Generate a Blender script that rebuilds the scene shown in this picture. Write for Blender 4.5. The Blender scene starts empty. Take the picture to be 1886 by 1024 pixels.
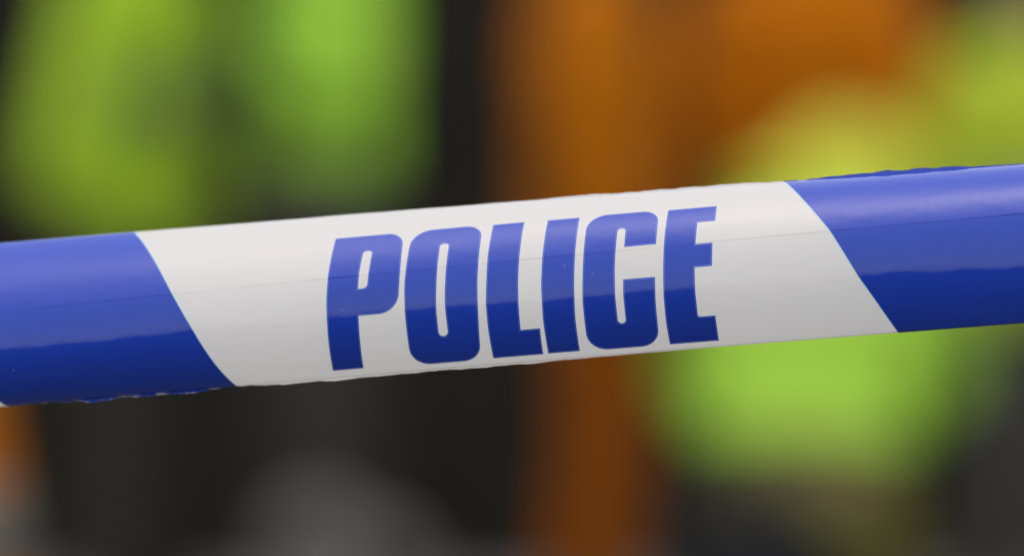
import bpy, bmesh, math, random
import numpy as np
from mathutils import Vector, Matrix, Euler
random.seed(4)
sc = bpy.context.scene
COL = sc.collection
R = math.radians

# ------------------------------------------------------------------ camera, sky, sun, exposure
CAM_H = 0.85
FOCUS = 2.095
cam = bpy.data.cameras.new("camera")
cam.lens = 200
cam.sensor_width = 36
cam.sensor_fit = 'HORIZONTAL'
cam.clip_start = 0.05
cam.clip_end = 6000
cam.dof.use_dof = True
cam.dof.focus_distance = FOCUS - 0.004
cam.dof.aperture_fstop = 3.9
cam_o = bpy.data.objects.new("camera", cam)
COL.objects.link(cam_o)
cam_o.location = (0, -FOCUS, CAM_H)
cam_o.rotation_euler = (R(90), 0, 0)
sc.camera = cam_o

SUN_EL, SUN_AZ = 84, 185            # azimuth clockwise from +Y
world = bpy.data.worlds.new("World")
sc.world = world
world.use_nodes = True
wn = world.node_tree
wn.nodes.clear()
sky = wn.nodes.new("ShaderNodeTexSky")
sky.sky_type = 'NISHITA'
sky.sun_disc = False
sky.sun_elevation = R(SUN_EL)
sky.sun_rotation = R(SUN_AZ)
sky.air_density = 1.0
sky.dust_density = 3.2
sky.ozone_density = 0.6
bg = wn.nodes.new("ShaderNodeBackground")
bg.inputs['Strength'].default_value = 0.12
wo = wn.nodes.new("ShaderNodeOutputWorld")
wn.links.new(sky.outputs[0], bg.inputs[0])
wn.links.new(bg.outputs[0], wo.inputs[0])

sl = bpy.data.lights.new("sun", 'SUN')
sl.energy = 1.5
sl.angle = R(172)
sl.color = (1.0, 0.935, 0.85)
so = bpy.data.objects.new("sun", sl)
COL.objects.link(so)
d = Vector((math.sin(R(SUN_AZ)) * math.cos(R(SUN_EL)), math.cos(R(SUN_AZ)) * math.cos(R(SUN_EL)), math.sin(R(SUN_EL))))
so.rotation_euler = d.to_track_quat('Z', 'Y').to_euler()
so.location = d * 30

sc.view_settings.view_transform = 'Standard'
sc.view_settings.look = 'None'
sc.view_settings.exposure = 0.62
sc.view_settings.gamma = 1
sc.view_settings.use_curve_mapping = False
sc.render.engine = 'CYCLES'


# ------------------------------------------------------------------ materials
def mat(name, col, rough=0.6, spec=0.5, noise=0.0, nscale=8.0, bump=0.0, bscale=40.0, stretch=(1, 1, 1)):
    m = bpy.data.materials.new(name)
    m.use_nodes = True
    nt = m.node_tree
    b = nt.nodes['Principled BSDF']
    b.inputs['Base Color'].default_value = (*col, 1)
    b.inputs['Roughness'].default_value = rough
    b.inputs['Specular IOR Level'].default_value = spec
    tc = nt.nodes.new('ShaderNodeTexCoord')
    mp = nt.nodes.new('ShaderNodeMapping')
    mp.inputs['Scale'].default_value = stretch
    nt.links.new(tc.outputs['Object'], mp.inputs[0])
    if noise:
        n = nt.nodes.new('ShaderNodeTexNoise')
        n.inputs['Scale'].default_value = nscale
        n.inputs['Detail'].default_value = 6
        nt.links.new(mp.outputs[0], n.inputs['Vector'])
        rp = nt.nodes.new('ShaderNodeMapRange')
        rp.inputs['From Min'].default_value = 0.3
        rp.inputs['From Max'].default_value = 0.7
        rp.inputs['To Min'].default_value = 1 - noise
        rp.inputs['To Max'].default_value = 1 + noise * 0.6
        nt.links.new(n.outputs[0], rp.inputs[0])
        mx = nt.nodes.new('ShaderNodeMix')
        mx.data_type = 'RGBA'
        mx.blend_type = 'MULTIPLY'
        mx.inputs[0].default_value = 1
        mx.inputs[6].default_value = (*col, 1)
        nt.links.new(rp.outputs[0], mx.inputs[7])
        nt.links.new(mx.outputs[2], b.inputs['Base Color'])
    if bump:
        n2 = nt.nodes.new('ShaderNodeTexNoise')
        n2.inputs['Scale'].default_value = bscale
        n2.inputs['Detail'].default_value = 5
        nt.links.new(mp.outputs[0], n2.inputs['Vector'])
        bp = nt.nodes.new('ShaderNodeBump')
        bp.inputs['Strength'].default_value = bump
        bp.inputs['Distance'].default_value = 0.01
        nt.links.new(n2.outputs[0], bp.inputs['Height'])
        nt.links.new(bp.outputs[0], b.inputs['Normal'])
    return m


def tape_mat(name, col, rough, wear=None, glow=0.0, spots=(0.14, 0.19, 0.48)):
    """glossy polythene: fine drawn streaks along the length, specks, optional worn ink"""
    m = bpy.data.materials.new(name)
    m.use_nodes = True
    nt = m.node_tree
    b = nt.nodes['Principled BSDF']
    b.inputs['Base Color'].default_value = (*col, 1)
    b.inputs['Roughness'].default_value = rough
    b.inputs['IOR'].default_value = 1.5
    uv = nt.nodes.new('ShaderNodeUVMap')
    uv.uv_map = 'flat'
    mp = nt.nodes.new('ShaderNodeMapping')
    mp.inputs['Scale'].default_value = (45, 1500, 1)
    nt.links.new(uv.outputs[0], mp.inputs[0])
    n = nt.nodes.new('ShaderNodeTexNoise')
    n.inputs['Scale'].default_value = 1
    n.inputs['Detail'].default_value = 3
    nt.links.new(mp.outputs[0], n.inputs['Vector'])
    mp2 = nt.nodes.new('ShaderNodeMapping')
    mp2.inputs['Scale'].default_value = (260, 520, 1)
    nt.links.new(uv.outputs[0], mp2.inputs[0])
    n2 = nt.nodes.new('ShaderNodeTexNoise')
    n2.inputs['Scale'].default_value = 1
    n2.inputs['Detail'].default_value = 4
    nt.links.new(mp2.outputs[0], n2.inputs['Vector'])
    # specks of dust and pinholes
    vo = nt.nodes.new('ShaderNodeTexVoronoi')
    vo.inputs['Scale'].default_value = 95
    nt.links.new(uv.outputs[0], vo.inputs['Vector'])
    sp = nt.nodes.new('ShaderNodeMapRange')
    sp.inputs['From Min'].default_value = 0.02
    sp.inputs['From Max'].default_value = 0.045
    sp.inputs['To Min'].default_value = 1.0
    sp.inputs['To Max'].default_value = 0.0
    nt.links.new(vo.outputs['Distance'], sp.inputs[0])
    add = nt.nodes.new('ShaderNodeMath')
    add.operation = 'MULTIPLY_ADD'
    add.inputs[1].default_value = 0.5
    nt.links.new(n2.outputs[0], add.inputs[0])
    nt.links.new(n.outputs[0], add.inputs[2])
    add2 = nt.nodes.new('ShaderNodeMath')
    add2.operation = 'MULTIPLY_ADD'
    add2.inputs[1].default_value = 4.0
    nt.links.new(sp.outputs[0], add2.inputs[0])
    nt.links.new(add.outputs[0], add2.inputs[2])
    bp = nt.nodes.new('ShaderNodeBump')
    bp.inputs['Strength'].default_value = 1.0
    bp.inputs['Distance'].default_value = 0.000008
    nt.links.new(add2.outputs[0], bp.inputs['Height'])
    nt.links.new(bp.outputs[0], b.inputs['Normal'])
    # ink density: faint streaks
    rp = nt.nodes.new('ShaderNodeMapRange')
    rp.inputs['From Min'].default_value = 0.3
    rp.inputs['From Max'].default_value = 0.7
    rp.inputs['To Min'].default_value = 0.988
    rp.inputs['To Max'].default_value = 1.01
    nt.links.new(n.outputs[0], rp.inputs[0])
    mx = nt.nodes.new('ShaderNodeMix')
    mx.data_type = 'RGBA'
    mx.blend_type = 'MULTIPLY'
    mx.inputs[0].default_value = 1
    mx.inputs[6].default_value = (*col, 1)
    nt.links.new(rp.outputs[0], mx.inputs[7])
    out = mx.outputs[2]
    if spots:                                    # a few pinholes and dust specks
        sc_ = nt.nodes.new('ShaderNodeSeparateColor')
        nt.links.new(vo.outputs['Color'], sc_.inputs[0])
        gt = nt.nodes.new('ShaderNodeMath')
        gt.operation = 'GREATER_THAN'
        gt.inputs[1].default_value = 0.88
        nt.links.new(sc_.outputs[0], gt.inputs[0])
        ml = nt.nodes.new('ShaderNodeMath')
        ml.operation = 'MULTIPLY'
        nt.links.new(sp.outputs[0], ml.inputs[0])
        nt.links.new(gt.outputs[0], ml.inputs[1])
        ms_ = nt.nodes.new('ShaderNodeMix')
        ms_.data_type = 'RGBA'
        nt.links.new(ml.outputs[0], ms_.inputs[0])
        nt.links.new(out, ms_.inputs[6])
        ms_.inputs[7].default_value = (*spots, 1)
        out = ms_.outputs[2]
    if wear:                                     # ink rubbed off in scuffs near the cut bottom edge
        q0, q1 = wear
        sx = nt.nodes.new('ShaderNodeSeparateXYZ')
        nt.links.new(uv.outputs[0], sx.inputs[0])
        ed = nt.nodes.new('ShaderNodeMapRange')
        ed.inputs['From Min'].default_value = q0
        ed.inputs['From Max'].default_value = q1
        ed.inputs['To Min'].default_value = 0.62
        ed.inputs['To Max'].default_value = 0.0
        nt.links.new(sx.outputs[1], ed.inputs[0])
        mp3 = nt.nodes.new('ShaderNodeMapping')
        mp3.inputs['Scale'].default_value = (110, 420, 1)
        nt.links.new(uv.outputs[0], mp3.inputs[0])
        n3 = nt.nodes.new('ShaderNodeTexNoise')
        n3.inputs['Scale'].default_value = 1
        n3.inputs['Detail'].default_value = 5
        nt.links.new(mp3.outputs[0], n3.inputs['Vector'])
        a = nt.nodes.new('ShaderNodeMath')
        a.operation = 'ADD'
        nt.links.new(n3.outputs[0], a.inputs[0])
        nt.links.new(ed.outputs[0], a.inputs[1])
        th = nt.nodes.new('ShaderNodeMapRange')
        th.inputs['From Min'].default_value = 1.06
        th.inputs['From Max'].default_value = 1.13
        nt.links.new(a.outputs[0], th.inputs[0])
        m3 = nt.nodes.new('ShaderNodeMix')
        m3.data_type = 'RGBA'
        nt.links.new(th.outputs[0], m3.inputs[0])
        nt.links.new(out, m3.inputs[6])
        m3.inputs[7].default_value = (0.62, 0.60, 0.62, 1)
        out = m3.outputs[2]
    nt.links.new(out, b.inputs['Base Color'])
    if glow:                                     # thin polythene lets daylight through
        tr = nt.nodes.new('ShaderNodeBsdfTranslucent')
        tr.inputs[0].default_value = (0.92, 0.87, 0.80, 1)
        ms = nt.nodes.new('ShaderNodeMixShader')
        ms.inputs[0].default_value = glow
        nt.links.new(b.outputs[0], ms.inputs[1])
        nt.links.new(tr.outputs[0], ms.inputs[2])
        nt.links.new(ms.outputs[0], nt.nodes['Material Output'].inputs['Surface'])
    return m


M_WHITE = tape_mat('white_polythene', (0.81, 0.79, 0.745), 0.10, glow=0.41, spots=(0.42, 0.38, 0.33))
M_BLUE = tape_mat('blue_ink', (0.003, 0.036, 0.355), 0.07)
M_STRIPE = tape_mat('blue_stripe_ink', (0.003, 0.036, 0.355), 0.07, wear=(-0.0262, -0.0236))
M_EDGE = tape_mat('pale_ink_edge', (0.12, 0.24, 0.72), 0.12)
M_CYAN = tape_mat('cyan_misregister', (0.10, 0.42, 0.72), 0.12)


# ------------------------------------------------------------------ object helpers
def empty(name, label, cat, loc=(0, 0, 0), rz=0.0, group=None):
    o = bpy.data.objects.new(name, None)
    COL.objects.link(o)
    o.location = loc
    o.rotation_euler = (0, 0, rz)
    o.empty_display_size = 0.05
    o['label'] = label
    o['category'] = cat
    if group:
        o['group'] = group
    return o


def link(name, me, m=None, parent=None, smooth=True):
    if m is not None:
        me.materials.clear()
        me.materials.append(m)
    if smooth:
        me.polygons.foreach_set('use_smooth', [True] * len(me.polygons))
    o = bpy.data.objects.new(name, me)
    COL.objects.link(o)
    if parent:
        o.parent = parent
    return o


def from_bm(name, bm, m, parent=None, smooth=True):
    me = bpy.data.meshes.new(name)
    bmesh.ops.recalc_face_normals(bm, faces=bm.faces)
    bm.to_mesh(me)
    bm.free()
    return link(name, me, m, parent, smooth)


def box(bm, c, s, bev=0.0):
    r = bmesh.ops.create_cube(bm, size=1)
    bmesh.ops.scale(bm, vec=s, verts=r['verts'])
    bmesh.ops.translate(bm, vec=c, verts=r['verts'])
    if bev:
        es = list({e for v in r['verts'] for e in v.link_edges})
        bmesh.ops.bevel(bm, geom=es, offset=bev, segments=2, profile=0.5, affect='EDGES')


def lathe(bm, prof, n=32, c=(0, 0, 0)):
    rings = []
    for r, z in prof:
        rings.append([bm.verts.new((c[0] + r * math.cos(2 * math.pi * k / n), c[1] + r * math.sin(2 * math.pi * k / n), c[2] + z)) for k in range(n)])
    for i in range(len(rings) - 1):
        for k in range(n):
            bm.faces.new((rings[i][k], rings[i][(k + 1) % n], rings[i + 1][(k + 1) % n], rings[i + 1][k]))
    bm.faces.new(rings[0][::-1])
    bm.faces.new(rings[-1])


# ------------------------------------------------------------------ ground
bm = bmesh.new()
S_ = 2500
vs = [bm.verts.new((x, y, 0)) for x, y in ((-S_, -S_), (S_, -S_), (S_, S_), (-S_, S_))]
bm.faces.new(vs)
ground = from_bm('ground', bm, mat('pale_asphalt', (0.105, 0.090, 0.072), 0.9, 0.3, noise=0.25, nscale=3, bump=0.4, bscale=120), smooth=False)
ground['kind'] = 'structure'

# ------------------------------------------------------------------ dark hoarding behind everyone
hd = empty('hoarding', 'black painted panel hoarding with narrow battens standing behind all the people', 'hoarding', (0, 12.9, 0))
m_panel = mat('black_board', (0.018, 0.0165, 0.011), 0.85, 0.1, noise=0.3, nscale=2.2, bump=0.15, bscale=30)
m_post = mat('dark_timber', (0.028, 0.025, 0.018), 0.8, 0.1, noise=0.3, nscale=12, stretch=(6, 6, 1))
pm = None
for i in range(-5, 6):
    if pm is None:
        b2 = bmesh.new()
        box(b2, (0, 0, 1.22), (1.196, 0.018, 2.36), 0.003)
        p = from_bm('panel', b2, m_panel, hd, smooth=False)
        pm = p.data
    else:
        p = bpy.data.objects.new('panel', pm)
        COL.objects.link(p)
        p.parent = hd
    p.location = (i * 1.2 + 0.25, random.uniform(-0.003, 0.003), 0)
bt = None
for i in range(-5, 7):
    if bt is None:
        b2 = bmesh.new()
        box(b2, (0, 0, 1.22), (0.07, 0.03, 2.44), 0.004)
        p = from_bm('batten', b2, m_post, hd, smooth=False)
        bt = p.data
    else:
        p = bpy.data.objects.new('batten', bt)
        COL.objects.link(p)
        p.parent = hd
    p.location = (i * 1.2 - 0.35, -0.028, 0)
b2 = bmesh.new()
box(b2, (0.25, 0, 2.425), (13.3, 0.12, 0.045), 0.005)
from_bm('capping_rail', b2, m_post, hd, smooth=False)

# ------------------------------------------------------------------ the tape
# cross-section built from three arcs (lower, middle up to a crease, upper); q = arc length in m at mid-tape, u = length in m
PSI, EPS = R(8), R(4.64)
AX = np.array([math.cos(PSI) * math.cos(EPS), -math.sin(PSI) * math.cos(EPS), math.sin(EPS)])
UP = np.array([0, 0, 1.0]) - AX[2] * AX
UP /= np.linalg.norm(UP)
FW = np.cross(AX, UP)
TAPE_O = np.array([0, 0, CAM_H - 0.0082])
YB, YH, YC, YT = ([-0.015873, 0.001166, -0.023068], [-0.061624, 0.001342, -0.000711],
                  [-0.018348, 0.013142, 0.014512], [-0.014834, -0.006895, 0.036626])
L1, L2, L3 = 0.02449, 0.01568, 0.03646
QB, QT = -L1, L2 + L3
ULIM = 0.24


def hsh(u, seed):
    """smooth pseudo random 1-D curve, about -1..1"""
    r = np.random.RandomState(seed)
    f = np.zeros_like(u)
    for k in range(7):
        lam = 0.05 * 0.55 ** k
        f += 0.62 ** k * np.sin(2 * np.pi * u / lam * r.uniform(0.7, 1.3) + r.uniform(0, 6.28))
    return f / 1.9


UX = lambda x: (np.asarray(x) - 943) * 0.0002


def lip_top(u):
    amp = np.interp(u, UX([0, 400, 560, 620, 790, 830, 1000, 1200, 1440, 1480, 1560, 1640, 1770, 1800, 1900]),
                    np.array([0.2, 0.3, 0.5, 1.2, 1.2, 0.6, 2.2, 3.0, 2.6, 1.2, 3.5, 7.5, 6.0, 2.0, 1.5]) * 0.0002)
    rag = np.interp(u, UX([0, 900, 1000, 1450, 1560, 1800]), [0.2, 0.3, 0.55, 0.6, 0.35, 0.5])
    return np.maximum(amp * (1 + rag * hsh(u, 3) + 0.3 * rag * hsh(u * 4, 9)), 0)


def lip_bot(u):
    amp = np.interp(u, UX([0, 60, 90, 160, 200, 260, 330, 360, 430, 470, 700, 1000, 1200, 1300, 1900]),
                    np.array([1.0, 3.0, 5.5, 6.0, 2.5, 3.0, 6.5, 2.0, 2.0, 4.0, 4.0, 2.5, 1.0, 0.3, 0.3]) * 0.0002)
    rag = np.interp(u, UX([0, 400, 500, 1000, 1300]), [0.8, 0.7, 0.4, 0.45, 0.3])
    return np.maximum(amp * (1 + rag * hsh(u, 21) + 0.4 * rag * hsh(u * 4, 5)), 0)


def disp(u, q):
    r = np.random.RandomState(11)
    f = np.zeros_like(u)
    for lu, lq, A in ((0.19, 0.030, 30e-6), (0.083, 0.019, 15e-6), (0.047, 0.011, 6e-6), (0.024, 0.0075, 4.5e-6),
                      (0.013, 0.006, 2.6e-6), (0.0068, 0.004, 1.2e-6), (0.0041, 0.0026, 0.7e-6), (0.0023, 0.0015, 0.3e-6)):
        for s in (1, -1):
            f = f + A * np.sin(2 * np.pi * (u / lu + s * q / lq) + r.uniform(0, 6.28))
    # the folded crease line
    wob = 0.00012 * hsh(u, 31)
    dep = 0.00015 * np.clip(0.7 + 0.55 * hsh(u * 0.7, 41), 0.15, 1.3)
    t = q - L2 - wob
    f = f + dep / (1 + np.exp(-np.clip(t / 0.00007, -30, 30))) * np.exp(-np.clip(t, 0, 1) / 0.008)
    # second soft line just above the horizon of the curve, right half
    return f


def surf0(u, q):
    uc = np.clip(u, -ULIM, ULIM)
    yb, yh, yc, yt = (np.polyval(c, uc) for c in (YB, YH, YC, YT))
    ang = lambda l, m, r: np.radians(np.interp(uc, [-0.1886, 0, 0.1886], [l, m, r]))
    pb, pc, pd, pt = ang(-58, -42, -36), ang(22, 24, 25), ang(24.5, 26.5, 27.5), ang(66, 74, 80)
    l1 = (yh - yb) * (-pb) / np.sin(-pb)
    l2 = (yc - yh) * pc / np.sin(pc)
    l3 = (yt - yc) * (pt - pd) / (np.sin(pt) - np.sin(pd))
    z2 = -l2 * (1 - np.cos(pc)) / pc
    # lower
    t = np.clip(-q / L1, 1e-6, 1)
    ph = -pb * t
    ylo = yh - l1 * t * np.sin(ph) / ph
    zlo = -l1 * t * (1 - np.cos(ph)) / ph
    # middle
    t = np.clip(q / L2, 1e-6, 1)
    ph = pc * t
    ymi = yh + l2 * t * np.sin(ph) / ph
    zmi = -l2 * t * (1 - np.cos(ph)) / ph
    # upper
    t = np.clip((q - L2) / L3, 1e-6, 1)
    dp = (pt - pd) * t
    yup = yc + l3 * t * (np.sin(pd + dp) - np.sin(pd)) / dp
    zup = z2 - l3 * t * (np.cos(pd) - np.cos(pd + dp)) / dp
    y = np.where(q < 0, ylo, np.where(q < L2, ymi, yup))
    z = np.where(q < 0, zlo, np.where(q < L2, zmi, zup))
    # turned-back cut edges with a ragged lip
    f = np.clip((q - QT) / 0.0006, 0, 1)
    g = np.clip((q - QT - 0.0006) / 0.001, 0, 1)
    y = y - 0.0003 * f + g * (0.0003 + lip_top(u))
    z = z - 0.0007 * f - 0.0001 * g
    f = np.clip((QB - q) / 0.0006, 0, 1)
    g = np.clip((QB - q - 0.0006) / 0.001, 0, 1)
    y = y + 0.0003 * f - g * (0.0003 + lip_bot(u))
    z = z - 0.0007 * f - 0.0001 * g
    return TAPE_O + u[:, None] * AX + y[:, None] * UP + z[:, None] * FW


def nrm(u, q):
    h = 2e-5
    a = surf0(u + h, q) - surf0(u - h, q)
    b = surf0(u, q + h) - surf0(u, q - h)
    n = np.cross(a, b)
    return n / np.linalg.norm(n, axis=1)[:, None]


def surf(u, q, off=0.0):
    return surf0(u, q) + nrm(u, q) * (disp(u, q) + off)[:, None]


def full_normals(u, q):
    h = 3e-5
    a = surf(u + h, q, np.zeros_like(u)) - surf(u - h, q, np.zeros_like(u))
    b = surf(u, q + h, np.zeros_like(u)) - surf(u, q - h, np.zeros_like(u))
    n = np.cross(a, b)
    return n / np.linalg.norm(n, axis=1)[:, None]


TAPE_BASE = np.array([0, 0.03, CAM_H])
tape = empty('police_tape', 'curled blue and white plastic barrier tape stretched taut, printed POLICE', 'tape', TAPE_BASE)


def tape_mesh(name, u, q, faces, off, m, parent, label=None):
    u = np.asarray(u, float)
    q = np.asarray(q, float)
    co = surf(u, q, np.full_like(u, off)) - TAPE_BASE
    no = full_normals(u, q)
    me = bpy.data.meshes.new(name)
    me.from_pydata(co.tolist(), [], faces)
    me.update()
    uvl = me.uv_layers.new(name='flat')
    idx = np.empty(len(me.loops), int)
    me.loops.foreach_get('vertex_index', idx)
    uvl.data.foreach_set('uv', np.stack([u[idx], q[idx]], 1).ravel())
    o = link(name, me, m, parent)
    me.normals_split_custom_set_from_vertices(no.tolist())
    if label:
        o['label'] = label
    return o


ROWS = sorted(set([round(v, 7) for v in
       list(np.linspace(QB, L2 - 0.0012, 46)) + list(np.linspace(L2 - 0.0012, L2 + 0.0012, 25)) +
       list(np.linspace(L2 + 0.0012, QT, 38)) + [QT + 0.0002, QT + 0.0004, QT + 0.0006, QT + 0.0011, QT + 0.0016] +
       [QB - 0.0002, QB - 0.0004, QB - 0.0006, QB - 0.0011, QB - 0.0016]]))


def grid(rows, ufun, n):
    u, q, f = [], [], []
    for r in rows:
        a, b = ufun(r)
        u += list(np.linspace(a, b, n))
        q += [r] * n
    for i in range(len(rows) - 1):
        for k in range(n - 1):
            f.append((i * n + k, i * n + k + 1, (i + 1) * n + k + 1, (i + 1) * n + k))
    return u, q, f


TU = 1.05
UC = np.concatenate([np.linspace(-TU, -0.25, 160)[:-1], np.linspace(-0.25, 0.25, 900), np.linspace(0.25, TU, 160)[1:]])
nu = len(UC)
u = np.tile(UC, len(ROWS))
q = np.repeat(np.array(ROWS), nu)
f = [(i * nu + k, i * nu + k + 1, (i + 1) * nu + k + 1, (i + 1) * nu + k) for i in range(len(ROWS) - 1) for k in range(nu - 1)]
tape_mesh('film', u, q, f, 0.0, M_WHITE, tape)

# stripe edges in flat tape coordinates (mm)
S1 = np.array([(-145.4, 52.2), (-144.6, 50.4), (-136.1, 33.5), (-127.2, 16.0), (-119.6, -0.9), (-112.5, -14.8), (-107.2, -24.5), (-106.4, -26.1)]) / 1000
S2 = np.array([(101.0, 52.2), (101.9, 50.4), (106.9, 37.1), (114.1, 23.4), (121.0, 12.0), (128.4, -0.7), (133.2, -9.9), (140.1, -24.1), (141.0, -26.1)]) / 1000


def edge(S):
    p = np.polyfit(S[:, 1], S[:, 0], 3)
    return lambda r: float(np.polyval(p, np.clip(r, -0.0262, 0.0540)))


e1, e2 = edge(S1), edge(S2)
OFF = 0.00004
PERIOD = 0.336
stripes = [(e1, -0.0885, 0.0, 200), (e2, 0.0, 0.090, 200)]
for k in (1, 2):                                 # the print goes on along the tape
    stripes += [(e1, -0.0885 - PERIOD * k, -PERIOD * k, 60), (e2, PERIOD * k, 0.090 + PERIOD * k, 60)]
for (eo, d0, d1, ncol) in stripes:
    def ea(r):
        return eo(r) + d0

    def eb(r):
        return eo(r) + d1
    u, q, f = grid(ROWS, lambda r: (ea(r), eb(r)), ncol)
    st = tape_mesh('blue_stripe', u, q, f, OFF, M_STRIPE, tape)
    # hairline of cyan where the colours do not quite register
    for e_, s_ in ((ea, -1), (eb, 1)):
        w = 0.00022
        rr = [r for r in ROWS if QB - 0.0003 <= r <= QT + 0.0003]
        u, q, f = grid(rr, lambda r: (e_(r) - (w if s_ > 0 else 0), e_(r) + (0 if s_ > 0 else w)), 3)
        tape_mesh('print_edge', u, q, f, OFF * 1.8, M_CYAN, st)

# letters: flat outlines in mm, (x, y, corner radius)
LET = [
 ('P', [[(-66.2, 34.3, 0), (-40.2, 34.3, 6.0), (-41.1, 17.3, 30), (-42.6, -0.1, 8.6), (-57.6, -0.1, 0), (-58.0, -10, 30), (-58.4, -20.8, 0),
         (-70.0, -20.8, 0), (-69.8, -7.9, 30), (-69.3, 5.7, 30), (-68.3, 17.3, 30), (-67.2, 26.1, 30)],
        [(-55.2, 26.3, 1.3), (-51.8, 26.3, 1.3), (-53.0, 17, 20), (-53.8, 10.25, 2.2), (-57.2, 10.25, 0), (-56.6, 17, 20)]]),
 ('O', [[(-37.0, 34.5, 9.0), (-10.5, 34.5, 6.0), (-12.4, 9, 60), (-13.1, -6.2, 60), (-14.1, -21.6, 7.0), (-40.2, -21.6, 7.5), (-40.2, -1, 60), (-39.8, 9.9, 60)],
        [(-26.3, 26.4, 1.55), (-22.9, 26.4, 1.55), (-24.3, 11.9, 60), (-25.1, 1.6, 60), (-24.9, -10.4, 1.7), (-28.4, -10.4, 1.7), (-28.4, 0.5, 60), (-27.7, 10.1, 60)]]),
 ('L', [[(-6.7, 34.1, 0), (5.0, 34.1, 0), (3.5, 17.1, 40), (2.7, 7.3, 40), (2.3, -1, 40), (2.1, -10.6, 0), (9.3, -10.6, 0), (9.1, -21.4, 0), (-9.6, -21.4, 0),
         (-9.9, -10.6, 40), (-9.8, 0.3, 40), (-9.1, 8.3, 40), (-8.2, 20, 40)]]),
 ('I', [[(13.8, 33.9, 0), (25.7, 33.9, 0), (24.2, 15, 40), (23.4, 4.2, 40), (22.8, -8, 40), (22.8, -21.3, 0), (11.0, -21.3, 0), (10.8, -8.2, 40), (11.2, 5.2, 40), (11.9, 14, 40)]]),
 ('C', [[(28.9, 34.2, 8.5), (55.6, 34.2, 6.0), (54.4, 17.0, 0), (42.6, 17.0, 0), (43.2, 25.8, 1.5), (40.2, 25.8, 1.5), (38.8, 9.5, 50), (38.3, -0.9, 50), (38.4, -11.2, 1.4),
         (41.3, -11.2, 1.4), (41.3, 0, 40), (41.7, 4.9, 0), (53.5, 4.9, 0), (53.0, -4, 40), (52.7, -21.6, 7.0), (26.0, -21.6, 7.5), (26.1, -1.3, 50), (26.9, 9.2, 50)]]),
 ('E', [[(58.8, 33.8, 0), (76.9, 33.8, 0), (76.4, 25.5, 0), (69.8, 25.5, 0), (69.0, 15.4, 0), (75.3, 15.4, 0), (74.7, 7.1, 0), (68.3, 7.1, 0), (67.9, -0.5, 30), (68.0, -11.0, 0.8),
         (74.4, -11.0, 0), (74.5, -21.6, 0), (56.3, -21.6, 0), (56.0, -12, 30), (56.1, -2.3, 30), (56.7, 8.0, 30), (57.6, 20, 30)]]),
]


def rounded(poly):
    out = []
    n = len(poly)
    for i in range(n):
        p0, p, p1 = (Vector(poly[(i + k) % n][:2]) for k in (-1, 0, 1))
        r = poly[i][2]
        if r < 0.05:
            out.append(p)
            continue
        da, db = (p0 - p), (p1 - p)
        la, lb = da.length, db.length
        da.normalize()
        db.normalize()
        ang = da.angle(db)
        t = r / math.tan(ang / 2) if ang < 3.13 else r * 0.02
        lim = 0.49
        t = min(t, la * lim, lb * lim)
        a, b = p + da * t, p + db * t
        if ang > 2.6:
            ns = 6
            for k in range(ns + 1):
                s = k / ns
                out.append((1 - s) ** 2 * a + 2 * s * (1 - s) * p + s * s * b)
        else:
            rr = t * math.tan(ang / 2)
            c = p + (da + db).normalized() * (rr / math.sin(ang / 2))
            va, vb = a - c, b - c
            th = va.angle_signed(vb)
            ns = 12
            for k in range(ns + 1):
                out.append(c + Matrix.Rotation(-th * k / ns, 2) @ va)
    # drop doubles
    res = []
    for p in out:
        if not res or (p - res[-1]).length > 0.02:
            res.append(p)
    if (res[0] - res[-1]).length < 0.02:
        res.pop()
    return res


def fill(loops):
    """flat mesh of a polygon with holes, cut into narrow bands so that it can follow the curved film"""
    cu = bpy.data.curves.new('tmp', 'CURVE')
    cu.dimensions = '2D'
    cu.fill_mode = 'BOTH'
    for lp in loops:
        s = cu.splines.new('POLY')
        s.points.add(len(lp) - 1)
        for k, p in enumerate(lp):
            s.points[k].co = (p.x, p.y, 0, 1)
        s.use_cyclic_u = True
    ob = bpy.data.objects.new('tmp', cu)
    COL.objects.link(ob)
    dg = bpy.context.evaluated_depsgraph_get()
    me = bpy.data.meshes.new_from_object(ob.evaluated_get(dg))
    bpy.data.objects.remove(ob)
    bpy.data.curves.remove(cu)
    b = bmesh.new()
    b.from_mesh(me)
    bpy.data.meshes.remove(me)
    bmesh.ops.remove_doubles(b, verts=b.verts, dist=0.003)
    ys = [v.co.y for v in b.verts]
    xs = [v.co.x for v in b.verts]
    for r in ROWS:
        y = r * 1000
        if min(ys) < y < max(ys):
            bmesh.ops.bisect_plane(b, geom=b.verts[:] + b.edges[:] + b.faces[:], dist=1e-5, plane_co=(0, y, 0), plane_no=(0, 1, 0))
    x = math.floor(min(xs)) + 2
    while x < max(xs):
        bmesh.ops.bisect_plane(b, geom=b.verts[:] + b.edges[:] + b.faces[:], dist=1e-5, plane_co=(x + 0.013, 0, 0), plane_no=(1, 0, 0))
        x += 2
    for fc in b.faces:
        if fc.normal.z < 0:
            fc.normal_flip()
    b.verts.ensure_lookup_table()
    b.verts.index_update()
    u = [v.co.x / 1000 for v in b.verts]
    q = [v.co.y / 1000 for v in b.verts]
    fs = [tuple(v.index for v in fc.verts) for fc in b.faces]
    b.free()
    return u, q, fs


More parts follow.
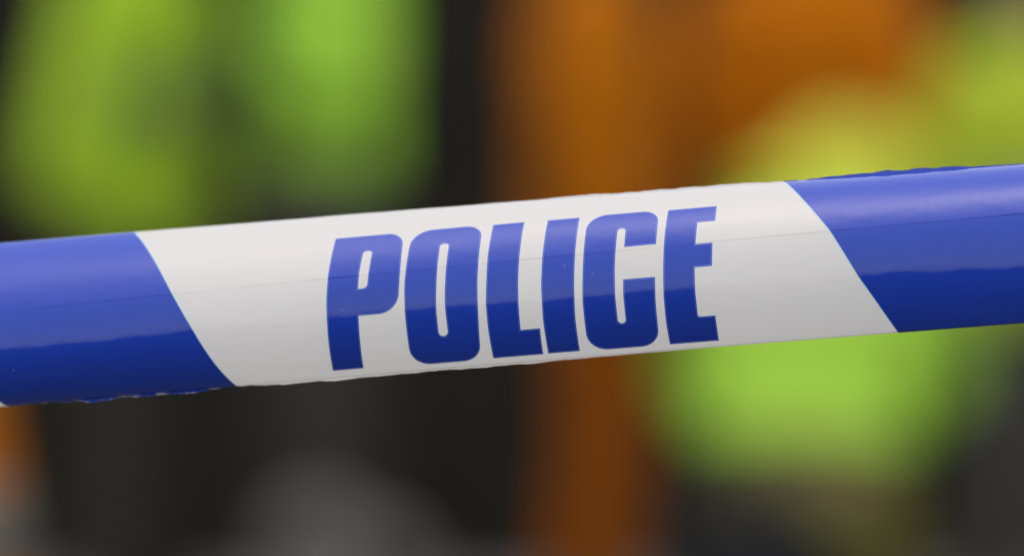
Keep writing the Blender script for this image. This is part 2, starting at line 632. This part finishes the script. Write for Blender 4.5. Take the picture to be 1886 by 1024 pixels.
def ribbon(lp, inset, w, inner):
    """thin closed band running inside an outline"""
    n = len(lp)
    area = sum(lp[i].x * lp[(i + 1) % n].y - lp[(i + 1) % n].x * lp[i].y for i in range(n))
    sg = (1 if area > 0 else -1) * (-1 if inner else 1)
    # resample long edges
    pts = []
    for i in range(n):
        a, b = lp[i], lp[(i + 1) % n]
        k = max(1, int((b - a).length / 0.8))
        for j in range(k):
            pts.append((a.lerp(b, j / k), i if j == 0 else None))
    P = [p for p, _ in pts]
    m = len(P)
    u, q, f = [], [], []
    for i in range(m):
        d0 = (P[i] - P[i - 1]).normalized()
        d1 = (P[(i + 1) % m] - P[i]).normalized()
        n0 = Vector((-d0.y, d0.x)) * sg
        n1 = Vector((-d1.y, d1.x)) * sg
        mt = (n0 + n1)
        mt = mt / max(0.35, mt.length_squared / 2)
        for o_ in (inset, inset + w):
            p = P[i] + mt * o_
            u.append(p.x / 1000)
            q.append(p.y / 1000)
    for i in range(m):
        j = (i + 1) % m
        f.append((2 * i, 2 * j, 2 * j + 1, 2 * i + 1) if sg > 0 else (2 * i + 1, 2 * j + 1, 2 * j, 2 * i))
    return u, q, f


for ch, loops in LET:
    rl = [rounded(l) for l in loops]
    fu, fq, ff = fill(rl)
    for rep in (0, -1, 1, -2, 2):
        sh = rep * PERIOD
        lt = tape_mesh('letter', np.array(fu) + sh, fq, ff, OFF, M_BLUE, tape, 'blue printed capital letter ' + ch)
        if rep:
            continue
        for k, l in enumerate(rl):
            u, q, f = ribbon(l, 0.30, 0.16, k > 0)
            tape_mesh('print_edge', u, q, f, OFF * 1.8, M_EDGE, lt)


# ------------------------------------------------------------------ people
def ellip_loft(bm, rings, n=20):
    """rings: (centre, lateral vec, depth vec) -> closed solid"""
    vr = []
    for c, a, b in rings:
        vr.append([bm.verts.new(Vector(c) + Vector(a) * math.cos(2 * math.pi * k / n) + Vector(b) * math.sin(2 * math.pi * k / n)) for k in range(n)])
    for i in range(len(vr) - 1):
        for k in range(n):
            bm.faces.new((vr[i][k], vr[i][(k + 1) % n], vr[i + 1][(k + 1) % n], vr[i + 1][k]))
    bm.faces.new(vr[0][::-1])
    bm.faces.new(vr[-1])


def capsule(bm, a, b, ra, rb, n=14):
    a, b = Vector(a), Vector(b)
    ax = (b - a).normalized()
    t = Vector((0, 0, 1)) if abs(ax.z) < 0.9 else Vector((1, 0, 0))
    x = ax.cross(t).normalized()
    y = ax.cross(x)
    rings = []
    for k in range(4):
        th = R(-85 + 85 * k / 3)
        rings.append((a + ax * ra * math.sin(th), x * ra * math.cos(th), y * ra * math.cos(th)))
    for k in range(4):
        th = R(85 * k / 3)
        rings.append((b + ax * rb * math.sin(th), x * rb * math.cos(th), y * rb * math.cos(th)))
    ellip_loft(bm, rings, n)


def chain(bm, pts, rad):
    for i in range(len(pts) - 1):
        capsule(bm, pts[i], pts[i + 1], rad[i], rad[i + 1])


def spine_loft(bm, pts, rad, lat=Vector((1, 0, 0))):
    """pts along a spine, rad (lateral, depth): cross-sections square to the spine"""
    rings = []
    pts = [Vector(p) for p in pts]
    for i, p in enumerate(pts):
        t = (pts[min(i + 1, len(pts) - 1)] - pts[max(i - 1, 0)]).normalized()
        l = (lat - t * lat.dot(t)).normalized()
        dd = t.cross(l)
        rings.append((p, l * rad[i][0], dd * rad[i][1]))
    ellip_loft(bm, rings)


def skin(name, bm, voxel, smooth, m, parent, fold=0.0, seed=0):
    """weld overlapping solids into one continuous surface"""
    me = bpy.data.meshes.new(name)
    bmesh.ops.recalc_face_normals(bm, faces=bm.faces)
    bm.to_mesh(me)
    bm.free()
    ob = bpy.data.objects.new('tmp', me)
    COL.objects.link(ob)
    md = ob.modifiers.new('r', 'REMESH')
    md.mode = 'VOXEL'
    md.voxel_size = voxel
    if smooth:
        s = ob.modifiers.new('s', 'SMOOTH')
        s.factor = 0.5
        s.iterations = smooth
    dg = bpy.context.evaluated_depsgraph_get()
    res = bpy.data.meshes.new_from_object(ob.evaluated_get(dg))
    bpy.data.objects.remove(ob)
    bpy.data.meshes.remove(me)
    res.name = name
    if fold:
        n = len(res.vertices)
        co = np.empty(n * 3)
        no = np.empty(n * 3)
        res.vertices.foreach_get('co', co)
        res.vertices.foreach_get('normal', no)
        co = co.reshape(-1, 3)
        no = no.reshape(-1, 3)
        r = np.random.RandomState(seed)
        f = np.zeros(n)
        for k in range(10):
            kv = r.normal(size=3)
            kv *= np.array([0.7, 0.7, 1.3]) / np.linalg.norm(kv)
            w = 2 * np.pi / r.uniform(0.05, 0.20)
            f += np.abs(np.sin(co @ kv * w + r.uniform(0, 6.28) + 0.8 * np.sin(co[:, 0] * 15 + k))) - 0.64
        co += no * (fold * f / 3)[:, None]
        res.vertices.foreach_set('co', co.ravel())
        res.update()
    return link(name, res, m, parent)


def shell_band(name, src, test, m, parent, off=0.004):
    """a strip of tape sewn on a garment: the garment's own faces, lifted off it"""
    b = bmesh.new()
    b.from_mesh(src.data)
    b.normal_update()
    dele = [f for f in b.faces if not test(f.calc_center_median())]
    bmesh.ops.delete(b, geom=dele, context='FACES')
    if not b.faces:
        b.free()
        return None
    b.normal_update()
    for v in b.verts:
        v.co += v.normal * off
    me = bpy.data.meshes.new(name)
    b.to_mesh(me)
    b.free()
    return link(name, me, m, parent)


M_SKIN = mat('skin', (0.52, 0.31, 0.22), 0.5, 0.4, noise=0.12, nscale=20)
M_HAIR = mat('dark_hair', (0.03, 0.02, 0.015), 0.6, 0.4, bump=0.5, bscale=90)
M_EYE = mat('eye', (0.75, 0.74, 0.72), 0.2)
M_LIME = mat('lime_hivis', (0.39, 0.67, 0.06), 0.7, 0.15, noise=0.10, nscale=9, bump=0.15, bscale=60)
M_LIME1 = mat('worn_lime_hivis', (0.355, 0.53, 0.03), 0.75, 0.1, noise=0.15, nscale=7, bump=0.15, bscale=60)
M_LIME2 = mat('green_lime_hivis', (0.335, 0.60, 0.05), 0.75, 0.1, noise=0.15, nscale=7, bump=0.15, bscale=60)
M_YELLOW = mat('yellow_hivis', (0.40, 0.50, 0.03), 0.7, 0.15, noise=0.10, nscale=9, bump=0.15, bscale=60)
M_ORANGE = mat('orange_hivis', (0.50, 0.142, 0.001), 0.75, 0.08, noise=0.12, nscale=8, bump=0.15, bscale=60)
M_ORANGE2 = mat('orange_worn_cloth', (0.37, 0.095, 0.004), 0.85, 0.05, noise=0.25, nscale=6, bump=0.15, bscale=60)
M_DARK = mat('dark_trousers', (0.042, 0.039, 0.034), 0.9, 0.08, noise=0.2, nscale=10)
M_GREYT = mat('charcoal_trousers', (0.075, 0.068, 0.064), 0.85, 0.2, noise=0.2, nscale=10)
M_OLIVE = mat('olive_trousers', (0.17, 0.15, 0.035), 0.85, 0.2, noise=0.2, nscale=10)
M_BOOT = mat('black_leather', (0.015, 0.015, 0.015), 0.4, 0.5)
M_BAND = mat('silver_reflective_tape', (0.27, 0.31, 0.15), 0.6, 0.2, noise=0.1, nscale=40)
M_CAP = mat('black_felt', (0.012, 0.012, 0.016), 0.8, 0.2)
M_HELM = mat('white_helmet', (0.75, 0.75, 0.73), 0.3, 0.5)
M_HELMY = mat('yellow_hood', (0.46, 0.50, 0.04), 0.7, 0.15, noise=0.1, nscale=9)

STAND = dict(
    hip=[(-.095, 0, .92), (.095, 0, .92)], knee=[(-.105, -.02, .50), (.105, -.02, .50)], ankle=[(-.115, .02, .09), (.115, .02, .09)],
    toe=[(-.135, -.17, .04), (.135, -.17, .04)],
    spine=[(0, 0, .90), (0, 0, 1.02), (0, .005, 1.14), (0, 0, 1.28), (0, .01, 1.40), (0, .015, 1.47)],
    neck=(0, .01, 1.50), head=(0, -.015, 1.645), face=(0, -1, -.05),
    sho=[(-.175, .01, 1.41), (.175, .01, 1.41)], elb=[(-.25, .04, 1.14), (.25, .04, 1.14)], wri=[(-.22, -.10, .93), (.22, -.10, .93)])
TORSO_R = [(.168, .118), (.155, .112), (.150, .108), (.172, .122), (.150, .105), (.07, .065)]


def make_person(label, loc, rz, pose, top, legs, scale=1.0, hem=0.0, bands=(), sleeve_bands=(), hat='cap', fold=0.006, seed=1, coat=1.12, spine_axis=None, group=None):
    P = {k: v for k, v in STAND.items()}
    P.update(pose)
    V = lambda p: Vector(p)
    root = empty('person', label, 'person', loc, rz, group)
    root.scale = (scale,) * 3
    gloves = []
    # ---- body, one continuous surface
    bm = bmesh.new()
    spine_loft(bm, P['spine'], TORSO_R)
    nk, hd_ = V(P['neck']), V(P['head'])
    capsule(bm, nk - (hd_ - nk) * 0.3, hd_, .058, .052)
    upv = (hd_ - nk).normalized()
    fc = V(P['face'])
    fc = (fc - upv * fc.dot(upv)).normalized()
    sd = fc.cross(upv)
    hr = []
    for t, w, dpt, sh in ((-.115, .030, .035, .045), (-.10, .045, .055, .035), (-.07, .058, .075, .018), (-.03, .068, .088, .004), (.02, .074, .096, -.004),
                          (.06, .073, .094, -.010), (.09, .060, .078, -.012), (.112, .035, .045, -.012), (.12, .010, .012, -.012)):
        hr.append((hd_ + upv * t + fc * sh, sd * w, fc * dpt))
    ellip_loft(bm, hr)
    capsule(bm, hd_ + fc * .088 + upv * .015, hd_ + fc * .112 - upv * .028, .009, .014, 10)          # nose
    capsule(bm, hd_ + fc * .086 - upv * .066 - sd * .018, hd_ + fc * .086 - upv * .066 + sd * .018, .010, .010, 10)   # lips
    capsule(bm, hd_ + fc * .084 + upv * .032 - sd * .032, hd_ + fc * .084 + upv * .032 + sd * .032, .011, .011, 10)   # brow
    for s in (-1, 1):
        capsule(bm, hd_ + sd * s * .076 + upv * .018 - fc * .005, hd_ + sd * s * .076 - upv * .025 + fc * .003, .013, .010, 10)   # ear
    for i in (0, 1):
        chain(bm, [P['hip'][i], P['knee'][i], P['ankle'][i]], [.078, .054, .038])
        capsule(bm, V(P['ankle'][i]) + Vector((0, 0, -.03)) * (1 if P['ankle'][i][2] > .06 else 0), P['toe'][i], .030, .024)
        chain(bm, [P['sho'][i], P['elb'][i], P['wri'][i]], [.05, .040, .028])
        # hand: palm, four fingers, thumb
        w, e = V(P['wri'][i]), V(P['elb'][i])
        ax = (w - e).normalized()
        lat = ax.cross(Vector((1, 0, 0)))
        lat = lat.normalized() if lat.length > .2 else Vector((0, 1, 0))
        pn = ax.cross(lat).normalized() * (1 if i == 0 else -1)
        kn = w + ax * .085
        gb = bmesh.new()
        capsule(gb, w - ax * .05, w + ax * .01, .040, .034, 12)
        capsule_b = capsule

        def both(b_, p_, q_, r0, r1, n_):
            capsule_b(b_, p_, q_, r0, r1, n_)
            capsule_b(gb, p_, q_, r0 + .003, r1 + .003, n_)
        for k, (o_, ln) in enumerate(((-.032, .066), (-.011, .076), (.011, .072), (.031, .058))):
            b0 = kn + lat * o_
            both(bm, w + ax * .015 + lat * o_ * .6, b0, .016, .0115, 10)
            mid = b0 + ax * ln * .55 + pn * ln * .18
            both(bm, b0, mid, .0098, .009, 10)
            both(bm, mid, mid + ax * ln * .30 + pn * ln * .36, .009, .008, 10)
        tb = w + ax * .03 - lat * .03
        tm = tb + ax * .035 - lat * .028 + pn * .012
        both(bm, tb, tm, .013, .011, 10)
        both(bm, tm, tm + ax * .030 - lat * .004 + pn * .010, .0105, .009, 10)
        gloves.append(gb)
    skin('body', bm, 0.0075, 2, M_SKIN, root)
    for gb in gloves:
        skin('glove', gb, 0.006, 1, M_BOOT, root)
    # ---- jacket
    bm = bmesh.new()
    sp = [V(p) for p in P['spine']]
    h0 = sp[0] + (sp[0] - sp[1]).normalized() * hem
    keep = [k for k in range(len(sp)) if (sp[k] - h0).dot(sp[1] - sp[0]) > 0.01]
    pts = [h0] + [sp[k] for k in keep]
    rr = [(.175 * coat, .128 * coat)] + [(TORSO_R[k][0] * coat + .012, TORSO_R[k][1] * coat + .012) for k in keep]
    spine_loft(bm, pts, rr)
    for i in (0, 1):
        chain(bm, [V(P['sho'][i]), V(P['elb'][i]), V(P['wri'][i])], [.074, .060, .046])
        capsule(bm, V(P['sho'][i]) * .6 + sp[4] * .4, P['sho'][i], .085, .072)
    capsule(bm, sp[-1], nk + (hd_ - nk) * .22, .078, .070)
    jk = skin('jacket', bm, 0.011, 5, top, root, fold, seed)
    A = sp[0]
    sa = (sp[3] - sp[0]).normalized()
    for z0, z1 in bands:
        xl = .235

        def t_(c):
            s = (c - A).dot(sa)
            r_ = c - A - sa * s
            return z0 < s < z1 and abs(r_.x) < xl
        shell_band('reflective_band', jk, t_, M_BAND, jk)
    for i in (0, 1):
        for t0, t1 in sleeve_bands:
            e, w = V(P['elb'][i]), V(P['wri'][i])
            ax = w - e
            L = ax.length
            ax.normalize()

            def t2(c):
                s = (c - e).dot(ax) / L
                return t0 < s < t1 and ((c - e) - ax * (c - e).dot(ax)).length < .085
            shell_band('reflective_band', jk, t2, M_BAND, jk)
    # ---- trousers
    bm = bmesh.new()
    spine_loft(bm, [sp[0] + (sp[0] - sp[1]) * .7, sp[0], sp[1]], [(.15, .115), (.175, .125), (.155, .112)])
    for i in (0, 1):
        hp, kn, an = V(P['hip'][i]), V(P['knee'][i]), V(P['ankle'][i])
        chain(bm, [hp, kn, an + (kn - an) * .06], [.098, .076, .064])
    skin('trousers', bm, 0.011, 4, legs, root, fold * .8, seed + 5)
    # ---- boots
    for i in (0, 1):
        bm = bmesh.new()
        an, to, kn = V(P['ankle'][i]), V(P['toe'][i]), V(P['knee'][i])
        capsule(bm, an + (kn - an).normalized() * .07, an, .056, .052)
        capsule(bm, an + Vector((0, 0, -.03)) * (1 if an.z > .06 else 0), to, .050, .042)
        skin('boot', bm, 0.009, 2, M_BOOT, root)
    # ---- head things
    for s in (-1, 1):
        bm = bmesh.new()
        bmesh.ops.create_uvsphere(bm, u_segments=10, v_segments=8, radius=.0115, matrix=Matrix.Translation(hd_ + fc * .088 + upv * .010 + sd * s * .031))
        from_bm('eye', bm, M_EYE, root)
    bm = bmesh.new()
    hr = []
    for t, k in ((-.055, .80), (-.02, .98), (.03, 1.06), (.07, 1.05), (.10, .85), (.122, .5), (.132, .1)):
        hr.append((hd_ + upv * t - fc * (.022 if t < .05 else .012), sd * .076 * k, fc * .094 * k))
    ellip_loft(bm, hr)
    skin('hair', bm, .009, 2, M_HAIR, root, .003, seed)
    bm = bmesh.new()
    o_ = hd_ + upv * .065
    if hat == 'hood':                            # hood pulled up over the head and down to the shoulders
        hr = [(sp[-1] - upv * .05 - fc * .01, sd * .20, fc * .13), (sp[-1] + upv * .02 - fc * .01, sd * .165, fc * .125)]
        hr += [(hd_ + upv * t - fc * sh, sd * w * 1.04, fc * dd) for t, w, dd, sh in ((-.07, .132, .115, .02), (-.01, .135, .12, .025), (.05, .128, .118, .022), (.10, .103, .098, .018), (.135, .066, .07, .012), (.148, .02, .02, .01))]
        ellip_loft(bm, hr)
        skin('hood', bm, .010, 4, M_HELMY, root, fold, seed + 2)
    elif hat == 'cap':
        hr = [(o_ + upv * t, sd * w, fc * (w + .018)) for t, w in ((.0, .086), (.035, .088), (.055, .118), (.075, .112), (.085, .05))]
        ellip_loft(bm, hr)
        from_bm('cap', bm, M_CAP, root)
        bm = bmesh.new()
        ellip_loft(bm, [(o_ + fc * .075 + upv * .006, sd * .075, fc * .066), (o_ + fc * .085 - upv * .006, sd * .080, fc * .070)])
        from_bm('peak', bm, M_BOOT, root)
    else:
        hr = [(o_ + upv * t, sd * w, fc * (w + .022)) for t, w in ((-.02, .128), (-.012, .128), (-.008, .105), (.04, .100), (.075, .080), (.098, .045), (.105, .01))]
        ellip_loft(bm, hr)
        from_bm('helmet', bm, M_HELM, root)
    return root


def X(px, Y):
    return (px - 943) * 0.0002 * (Y + FOCUS) / FOCUS


folded = dict(elb=[(-.25, -.02, 1.16), (.25, -.02, 1.16)], wri=[(.10, -.15, 1.17), (-.09, -.13, 1.13)])
onhip = dict(elb=[(-.30, .05, 1.03), (.22, .02, 1.13)], wri=[(-.17, -.08, .90), (.19, -.04, .87)])
Y1 = 9.9
make_person('person in yellowish lime hi-vis jacket with dull grey chest band, beside the orange traffic cone', (X(266, Y1), Y1, 0), R(68), onhip, M_LIME1, M_DARK, 1.03,
            hem=-.03, bands=((.26, .33),), coat=1.05, seed=2)
make_person('person in greener lime hi-vis jacket without a band, behind two grey bollards', (X(600, 9.6), 9.6, 0), R(-72), folded, M_LIME2, M_DARK, 1.06,
            hem=-.10, coat=.96, seed=8)
side = dict(elb=[(-.22, .03, 1.14), (.22, .03, 1.14)], wri=[(-.18, -.05, .90), (.18, -.05, .90)],
            ankle=[(-.09, .03, .09), (.09, .01, .09)], knee=[(-.09, -.02, .50), (.09, -.02, .50)], toe=[(-.10, -.16, .04), (.10, -.18, .04)])
make_person('slim person in orange jacket and orange trousers, standing beside a broader orange-clad person', (X(1098, 10.6), 10.6, 0), R(84), side, M_ORANGE, M_ORANGE2, 1.04,
            hem=.06, hat='helmet', seed=13)
make_person('broad person in orange work jacket, standing behind the kneeling lime figure', (X(1490, 11.2), 11.2, 0), R(160), dict(), M_ORANGE, M_ORANGE2, 1.08,
            hem=.08, hat='helmet', seed=17)
kneel = dict(
    hip=[(-.10, .04, .36), (.10, .04, .36)], knee=[(-.17, -.30, .09), (.16, -.28, .09)], ankle=[(-.12, .14, .09), (.11, .15, .09)], toe=[(-.12, .27, .05), (.11, .28, .05)],
    spine=[(.0, .04, .38), (.0, .05, .50), (-.005, .04, .62), (-.015, .01, .75), (-.03, -.04, .845), (-.05, -.08, .91)],
    neck=(-.06, -.10, .91), head=(-.095, -.14, .965), face=(0, -1, -.5),
    sho=[(-.195, -.04, .85), (.125, -.04, .82)], elb=[(-.29, -.12, .62), (.205, -.15, .61)], wri=[(-.20, -.34, .50), (.12, -.34, .48)])
make_person('kneeling person in bright lime hi-vis coat with yellow hood up, back turned', (X(1478, 9.4), 9.4, 0), R(180), kneel, M_LIME, M_OLIVE, 1.05,
            hem=-.11, hat='hood', coat=1.25, seed=23)
make_person('person in yellow hi-vis jacket and charcoal trousers, beside the kneeling figure', (X(1905, 9.9), 9.9, 0), R(25), dict(), M_YELLOW, M_GREYT, 0.90,
            hem=.05, bands=((.20, .25),), seed=31)

# ------------------------------------------------------------------ traffic cone
cn = empty('traffic_cone', 'orange plastic traffic cone with dirty grey sleeve on the asphalt', 'cone', (X(-63, 9.2), 9.2, 0))
bm = bmesh.new()
box(bm, (0, 0, .02), (.40, .40, .04), .012)
from_bm('base', bm, mat('black_rubber', (.02, .02, .02), .7), cn)
bm = bmesh.new()
lathe(bm, [(.155, .04), (.14, .055), (.128, .10), (.028, .72), (.024, .745), (.012, .748)])
from_bm('cone_body', bm, M_ORANGE, cn)
bm = bmesh.new()
lathe(bm, [(.1065, .24), (.108, .24), (.0775, .43), (.076, .43)])
from_bm('sleeve', bm, mat('dirty_sleeve', (.16, .16, .13), .5, noise=.3), cn)

# ------------------------------------------------------------------ concrete bollards
m_con = mat('concrete', (0.118, 0.112, 0.10), 0.9, 0.1, noise=0.25, nscale=7, bump=0.3, bscale=60)
for px, yy, h, r, lb in ((585, 8.8, .435, .095, 'taller grey concrete bollard with domed top'), (705, 9.0, .37, .08, 'shorter grey concrete bollard with domed top')):
    bo = empty('bollard', lb, 'bollard', (X(px, yy), yy, 0), group='concrete bollards')
    bm = bmesh.new()
    lathe(bm, [(r * 1.12, 0), (r * 1.12, .04), (r, .06), (r, h - .16)])
    from_bm('shaft', bm, m_con, bo)
    bm = bmesh.new()
    lathe(bm, [(r * .93, h - .158), (r * .93, h - .135), (r * 1.0, h - .13)] + [(r * math.cos(R(t)), h - .09 + .09 * math.sin(R(t))) for t in range(0, 90, 12)] + [(.004, h)])
    from_bm('domed_top', bm, m_con, bo)

# ------------------------------------------------------------------ kit bag
KBS = 1.28
kb = empty('kit_bag', 'black holdall standing on the ground behind the kneeling person', 'bag', (X(1385, 8.5), 8.5, 0), R(6))
m_bag = mat('black_nylon', (.012, .012, .012), .85, .08, bump=.3, bscale=80)
bm = bmesh.new()
ellip_loft(bm, [((x, 0, .17 * s + .004), (0, .14 * s, 0), (0, 0, .17 * s)) for x, s in ((-.17, .80), (-.165, .93), (-.12, 1), (0, 1.02), (.12, 1), (.165, .93), (.17, .80))])
for v in bm.verts:
    v.co.z = max(v.co.z, .004)
from_bm('bag_body', bm, m_bag, kb)
for s in (-1, 1):
    bm = bmesh.new()
    pts = [Vector((-.07 + .14 * k / 10, s * .03, .335 + .045 * math.sin(math.pi * k / 10))) for k in range(11)]
    for k in range(10):
        capsule(bm, pts[k], pts[k + 1], .008, .008, 8)
    from_bm('handle', bm, m_bag, kb)
bm = bmesh.new()
box(bm, (0, 0, .352), (.26, .012, .006), .002)
from_bm('zip', bm, m_post, kb)

kb.scale = (KBS * .68, KBS, KBS)
